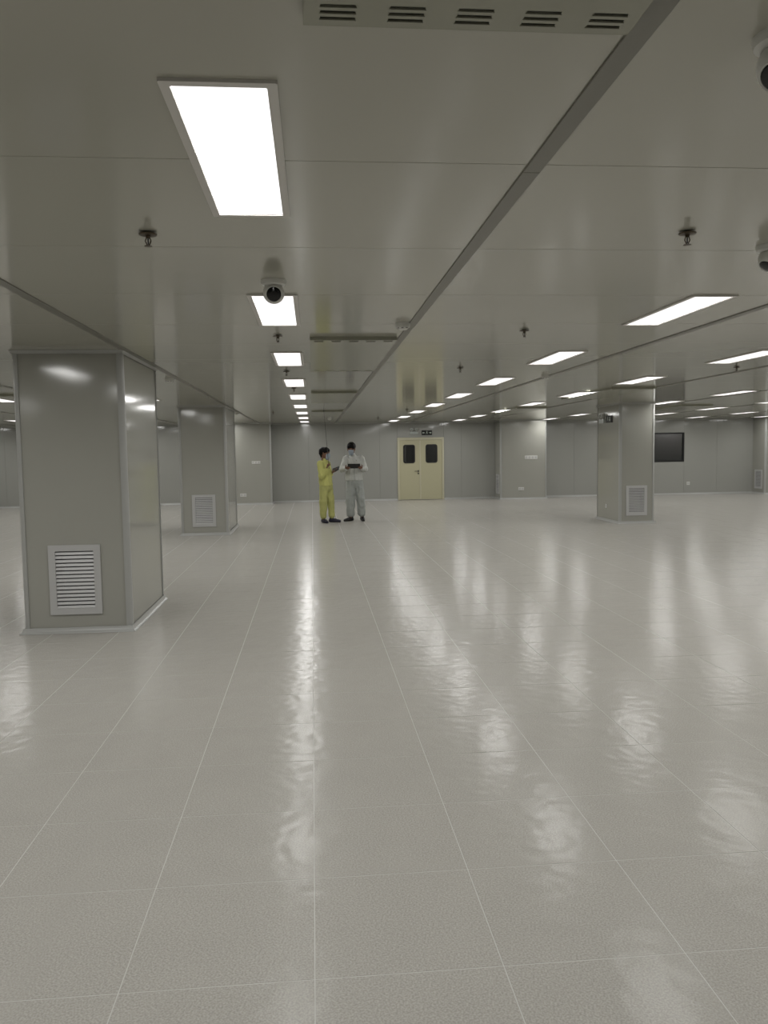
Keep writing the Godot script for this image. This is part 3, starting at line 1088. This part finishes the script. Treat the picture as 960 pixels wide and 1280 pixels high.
func person_white() -> void:
	var o := Vector3(0.985, 0, -19.12)
	var t := thing("person", "person in white jacket and loose grey trousers looking down at a black tablet", "person", o)
	var hc := Vector3(-0.068, 1.70, 0.055)
	var hf := Vector3(-0.16, -0.34, 0.92)
	var hu := Vector3(-0.05, 0.93, 0.34)
	var shl := Vector3(-0.19, 1.475, -0.01)
	var shr := Vector3(0.165, 1.48, -0.01)
	var ell := Vector3(-0.292, 1.235, 0.06)
	var elr := Vector3(0.245, 1.23, 0.06)
	var wrl := Vector3(-0.205, 1.245, 0.25)
	var wrr := Vector3(0.155, 1.25, 0.25)
	var anl := Vector3(-0.105, 0.1, 0.0)
	var anr := Vector3(0.165, 0.1, -0.02)
	var knl := Vector3(-0.112, 0.52, 0.03)
	var knr := Vector3(0.135, 0.52, 0.02)
	var pel := Vector3(0, 0.98, 0)
	# skin: one continuous body
	var b := begin()
	var limbs := arm(shl, ell, wrl) + arm(shr, elr, wrr)
	limbs += [[Vector3(-0.015, 1.08, 0), Vector3(-0.02, 1.33, -0.01), 0.12, 0.125, Vector3(0, 0, 1), 1.5], [pel, Vector3(-0.01, 1.1, 0), 0.14, 0.13, Vector3(0, 0, 1), 1.3],
		[shl, shr, 0.045, 0.045], [Vector3(-0.02, 1.48, -0.015), hc - hu * 0.06 - hf * 0.03, 0.06, 0.052],
		[Vector3(-0.09, 0.93, 0), knl, 0.08, 0.055], [knl, anl, 0.052, 0.035], [Vector3(0.09, 0.93, 0), knr, 0.08, 0.055], [knr, anr, 0.052, 0.035]]
	field(b, limbs, 0.013, 0.03)
	field(b, bigger(head(hc, hf, hu), hc, 1.1), 0.005, 0.016)
	var hl := hand(wrl, Vector3(0.32, 0.22, 0.75), Vector3(0.6, 0.72, -0.2), Vector3(0.25, 0.75, -0.2), 0.5, 0.9)
	var hr := hand(wrr, Vector3(-0.32, 0.22, 0.75), Vector3(-0.6, 0.72, -0.2), Vector3(-0.25, 0.75, -0.2), 0.5, 0.9)
	field(b, hl, 0.004, 0.008)
	field(b, hr, 0.004, 0.008)
	part("body", b.commit(), M.skin, t)
	var j := begin()
	field(j, [[Vector3(-0.01, 1.0, 0), Vector3(-0.015, 1.36, 0), 0.205, 0.19, Vector3(0, 0, 1), 1.35],
		[Vector3(-0.015, 1.34, 0), Vector3(-0.02, 1.50, -0.01), 0.18, 0.085, Vector3(0, 0, 1), 1.3],
		[shl + Vector3(0.01, -0.01, 0), shr + Vector3(-0.01, -0.01, 0), 0.062, 0.062],
		[shl, ell, 0.082, 0.072], [ell, wrl - Vector3(0, 0, 0.02), 0.07, 0.05], [shr, elr, 0.082, 0.072], [elr, wrr - Vector3(0, 0, 0.02), 0.07, 0.05],
		[Vector3(-0.03, 1.525, -0.005), Vector3(-0.035, 1.56, 0.008), 0.075, 0.07]], 0.011, 0.025, 0.965, 0.014, 3)
	part("jacket", j.commit(), M.white_cloth, t)
	var zp := begin()
	bx(zp, Vector3(-0.01, 1.16, 0.158), Vector3(0.012, 0.36, 0.004), 0.001)
	part("zip", zp.commit(), M.grey_cloth, t)
	var tr := begin()
	field(tr, [[Vector3(0, 1.02, 0), Vector3(0, 0.92, 0), 0.17, 0.175, Vector3(0, 0, 1), 1.3],
		[Vector3(-0.085, 0.93, 0), knl, 0.108, 0.108], [knl, anl + Vector3(0, 0.075, 0), 0.108, 0.098],
		[Vector3(0.088, 0.93, 0), knr, 0.106, 0.102], [knr, anr + Vector3(-0.01, 0.075, 0), 0.102, 0.092]], 0.011, 0.02, 0.10, 0.016, 5)
	part("trousers", tr.commit(), M.grey_cloth, t)
	var hs := begin()
	field(hs, bigger(skull_hair(hc, hf, hu), hc, 1.12), 0.005, 0.02, -10.0, 0.004, 9)
	part("hair", hs.commit(), M.hair, t)
	var mk := begin()
	field(mk, bigger(face_mask(hc, hf, hu), hc, 1.1), 0.005, 0.02)
	part("face_mask", mk.commit(), M.mask, t)
	eyes(t, hc, hf, hu)
	for s in [[anl + Vector3(0.03, -0.1, -0.05), Vector3(-0.75, 0, 0.65), 0.26], [anr + Vector3(0.0, -0.1, -0.06), Vector3(0.12, 0, 1), 0.26]]:
		var st := begin()
		field(st, shoe(s[0], s[1], s[2]), 0.006, 0.02, 0.002)
		part("shoe", st.commit(), M.shoe_black, t)
	# the tablet
	var tb := thing("tablet", "black tablet held by the person in the white jacket", "tablet", o + Vector3(-0.03, 1.31, 0.375))
	tb.rotation = Vector3(deg_to_rad(-32), 0, 0)
	part("tablet_case", box_mesh(Vector3(0.29, 0.014, 0.20), 0.005), M.black, tb)
	part("screen", box_mesh(Vector3(0.26, 0.002, 0.17), 0.0005), M.black_gloss, tb, Vector3(0, 0.0078, 0))

func person_yellow() -> void:
	var o := Vector3(0.335, 0, -18.85)
	var t := thing("person", "person in yellow clean-room suit holding a thin rod and a black handheld meter", "person", o)
	var f := Vector3(0.9, 0, 0.43)
	var hc := Vector3(-0.045, 1.60, 0.02)
	var hf := Vector3(0.93, -0.1, 0.36)
	var hu := Vector3(0.1, 0.99, 0.0)
	var rr := Vector3(-0.43, 0, 0.9)
	var shr := Vector3(-0.155, 1.375, 0.14)
	var shl := Vector3(0.005, 1.375, -0.15)
	var elr := Vector3(-0.135, 1.10, 0.19)
	var ell := Vector3(0.06, 1.12, -0.10)
	var wrr := Vector3(-0.01, 1.27, 0.25)
	var wrl := Vector3(0.115, 1.17, 0.06)
	var anr := Vector3(-0.11, 0.1, 0.08)
	var anl := Vector3(0.085, 0.1, -0.04)
	var knr := Vector3(-0.105, 0.5, 0.10)
	var knl := Vector3(0.07, 0.5, -0.03)
	var b := begin()
	var limbs := arm(shr, elr, wrr) + arm(shl, ell, wrl)
	limbs += [[Vector3(-0.045, 0.95, 0), Vector3(-0.06, 1.27, 0), 0.12, 0.135, f, 1.3], [shr, shl, 0.055, 0.055],
		[Vector3(-0.075, 1.36, 0), hc - hu * 0.06 - hf * 0.03, 0.058, 0.05],
		[Vector3(-0.08, 0.86, 0.06), knr, 0.078, 0.052], [knr, anr, 0.05, 0.034], [Vector3(0.02, 0.86, -0.06), knl, 0.078, 0.052], [knl, anl, 0.05, 0.034]]
	field(b, limbs, 0.013, 0.03)
	field(b, bigger(head(hc, hf, hu), hc, 1.1), 0.005, 0.016)
	# right hand closed on the rod, left hand under the meter
	field(b, hand(wrr, Vector3(0.22, 0.9, 0.1), Vector3(0.9, -0.2, 0.1), Vector3(-0.1, 0.1, -0.95), 1.25, 0.9), 0.004, 0.008)
	field(b, hand(wrl, Vector3(0.85, 0.35, 0.35), Vector3(-0.2, 0.85, -0.2), Vector3(-0.2, 0.2, 0.9), 0.45, 0.8), 0.004, 0.008)
	part("body", b.commit(), M.skin, t)
	var j := begin()
	field(j, [[Vector3(-0.035, 0.9, 0.0), Vector3(-0.055, 1.25, 0.0), 0.18, 0.175, f, 1.2],
		[Vector3(-0.055, 1.25, 0), Vector3(-0.075, 1.38, 0), 0.16, 0.085, f, 1.15],
		[shr - rr * 0.01, shl + rr * 0.01, 0.07, 0.07],
		[shr, elr, 0.08, 0.072], [elr, wrr - Vector3(0.01, 0.03, 0), 0.07, 0.045],
		[shl, ell, 0.078, 0.07], [ell, wrl - Vector3(0.03, 0.01, 0.02), 0.068, 0.045],
		[Vector3(-0.07, 1.42, 0.0), Vector3(-0.06, 1.465, 0.003), 0.07, 0.066]], 0.011, 0.022, 0.865, 0.013, 13)
	part("jacket", j.commit(), M.yellow_cloth, t)
	var tr := begin()
	field(tr, [[Vector3(-0.03, 0.93, 0), Vector3(-0.03, 0.84, 0), 0.165, 0.165, f, 1.2],
		[Vector3(-0.09, 0.85, 0.06), knr, 0.098, 0.092], [knr, anr + Vector3(0, 0.06, 0), 0.092, 0.078],
		[Vector3(0.03, 0.85, -0.05), knl, 0.095, 0.085], [knl, anl + Vector3(0, 0.06, 0), 0.085, 0.072]], 0.011, 0.018, 0.09, 0.013, 17)
	part("trousers", tr.commit(), M.yellow_trousers, t)
	var hs := begin()
	field(hs, bigger(skull_hair(hc, hf, hu), hc, 1.12), 0.005, 0.02, -10.0, 0.004, 19)
	part("hair", hs.commit(), M.hair, t)
	var mk := begin()
	field(mk, bigger(face_mask(hc, hf, hu), hc, 1.1), 0.005, 0.02)
	part("face_mask", mk.commit(), M.mask, t)
	eyes(t, hc, hf, hu)
	for s in [[anr + Vector3(-0.01, -0.1, -0.06), Vector3(0.45, 0, 0.9), 0.25], [anl + Vector3(-0.03, -0.1, -0.02), Vector3(0.95, 0, 0.25), 0.25]]:
		var st := begin()
		field(st, shoe(s[0], s[1], s[2]), 0.006, 0.02, 0.002)
		part("shoe", st.commit(), M.navy, t)
	# meter in the left hand
	var m := thing("handheld_meter", "black handheld meter held by the person in yellow", "meter", o + Vector3(0.20, 1.245, 0.10))
	m.rotation = Vector3(deg_to_rad(50), deg_to_rad(-10), deg_to_rad(30))
	part("meter_body", box_mesh(Vector3(0.19, 0.026, 0.105), 0.008), M.shoe_black, m)
	part("meter_screen", box_mesh(Vector3(0.08, 0.002, 0.065), 0.0005), M.black, m, Vector3(0.03, 0.014, 0))
	# thin rod, standing from the right hand up to the ceiling
	var hold := o + Vector3(0.035, 1.36, 0.255)
	var topp := Vector3(0.285, CEIL - 0.03, -18.62)
	var rd := thing("measuring_rod", "thin dark rod held upright to the ceiling by the person in yellow", "rod", hold)
	var st := begin()
	tube(st, Vector3(0.005, -0.10, 0), (topp - hold) * 0.42, 0.007, 0.006)
	part("grip_tube", st.commit(), M.steel, rd)
	var s2 := begin()
	tube(s2, (topp - hold) * 0.42, topp - hold, 0.0045, 0.004)
	part("thin_tube", s2.commit(), M.black, rd)
	var s3 := begin()
	tube(s3, topp - hold, topp - hold + Vector3(0, 0.028, 0), 0.009, 0.009)
	part("probe_tip", s3.commit(), M.black, rd)

# ------------------------------------------------------------------ scene
const LIGHT_ENERGY := 1.62

func _ready() -> void:
	cam = Camera3D.new()
	cam.name = "camera"
	add_child(cam)
	cam.position = Vector3(0, 1.641, 0)
	cam.rotation_order = EULER_ORDER_YXZ
	cam.rotation_degrees = Vector3(-4.302, -5.006, -0.862)
	cam.fov = 64.83
	cam.near = 0.05
	cam.far = 200.0
	cam.current = true
	var env := Environment.new()
	env.background_mode = Environment.BG_COLOR
	env.background_color = Color(0, 0, 0)
	env.tonemap_mode = Environment.TONE_MAPPER_LINEAR
	env.tonemap_exposure = 1.0
	env.sdfgi_enabled = true
	env.ssao_enabled = true
	env.ssil_enabled = true
	var we := WorldEnvironment.new()
	we.name = "environment"
	we.environment = env
	add_child(we)

	make_materials()
	make_floor()
	make_ceiling()
	make_walls()
	make_window()
	make_door()
	make_column("large grey panel column with a white louvred grille, farthest from the far wall", -2.695, -1.71, -7.63, -9.27, false, "front", "free-standing columns")
	make_column("grey panel column with a grille, between the large column and the far wall", -2.67, -1.715, -16.5, -18.4, false, "front", "free-standing columns")
	make_column("grey panel column with a grille and an exit sign on its side", 6.585, 7.38, -16.88, -18.3, false, "front", "free-standing columns")
	make_column("shallow grey pilaster on the far wall behind the two aligned columns", -3.1, -1.305, PIL_Z, WALL_Z + 0.003, true, "", "wall pilasters")
	make_column("shallow grey pilaster on the far wall between the cream door and dark window", 6.145, 7.71, PIL_Z, WALL_Z + 0.003, true, "left", "wall pilasters")
	make_column("shallow grey pilaster on the far wall just past the dark window", 15.26, 17.0, PIL_Z, WALL_Z + 0.003, true, "left", "wall pilasters")
	make_lights()
	make_air_units()
	make_sprinklers()
	make_detectors()
	make_camera_dome(Vector2(-0.195, -4.62), Vector3(0.05, -0.35, 1.0), "white turret security camera with a black lens in front of the second panel light")
	make_camera_dome(Vector2(2.22, -3.78), Vector3(-0.5, -0.8, 0.1), "white turret security camera close beside a fire sprinkler")
	make_camera_dome(Vector2(1.125, -1.88), Vector3(-0.5, -0.8, 0.3), "white turret security camera close to the louvred ceiling air unit")
	make_emergency(Vector3(3.40, 2.19, WALL_Z), 0.0, "twin-head emergency light above the cream double door")
	make_emergency(Vector3(6.585 + 0.012, 2.2, -17.9), -PI / 2, "twin-head emergency light on the side of the column with the exit sign")
	make_exit_sign(Vector3(3.835, 2.24, WALL_Z), 0.0, false, "black exit sign with running figure between two arrows above the cream door")
	make_exit_sign(Vector3(6.585 + 0.012, 2.28, -17.5), -PI / 2, true, "black exit sign with an arrow on the side of the free-standing column")
	make_plate(Vector3(7.18, 1.37, PIL_Z - 0.012), 0, 0.42, 0.12, 4, false, "wide white switch plate on the pilaster between door and window")
	make_plate(Vector3(6.845, 0.34, PIL_Z - 0.012), 0, 0.19, 0.1, 2, true, "low white socket plate on the pilaster between door and window")
	make_plate(Vector3(-1.8, 1.345, PIL_Z - 0.012), 0, 0.27, 0.09, 3, false, "white switch plate on the pilaster behind the aligned columns")
	make_plate(Vector3(-2.23, 0.31, PIL_Z - 0.012), 0, 0.2, 0.1, 2, true, "low white socket plate on the pilaster behind the aligned columns")
	make_plate(Vector3(12.95, 0.38, WALL_Z), 0, 0.11, 0.11, 1, true, "small white socket on the far wall below the dark window")
	make_plate(Vector3(6.585 + 0.012, 0.335, -17.68), -PI / 2, 0.086, 0.086, 1, true, "small white socket low on the side of the free-standing column")
	person_yellow()
	person_white()
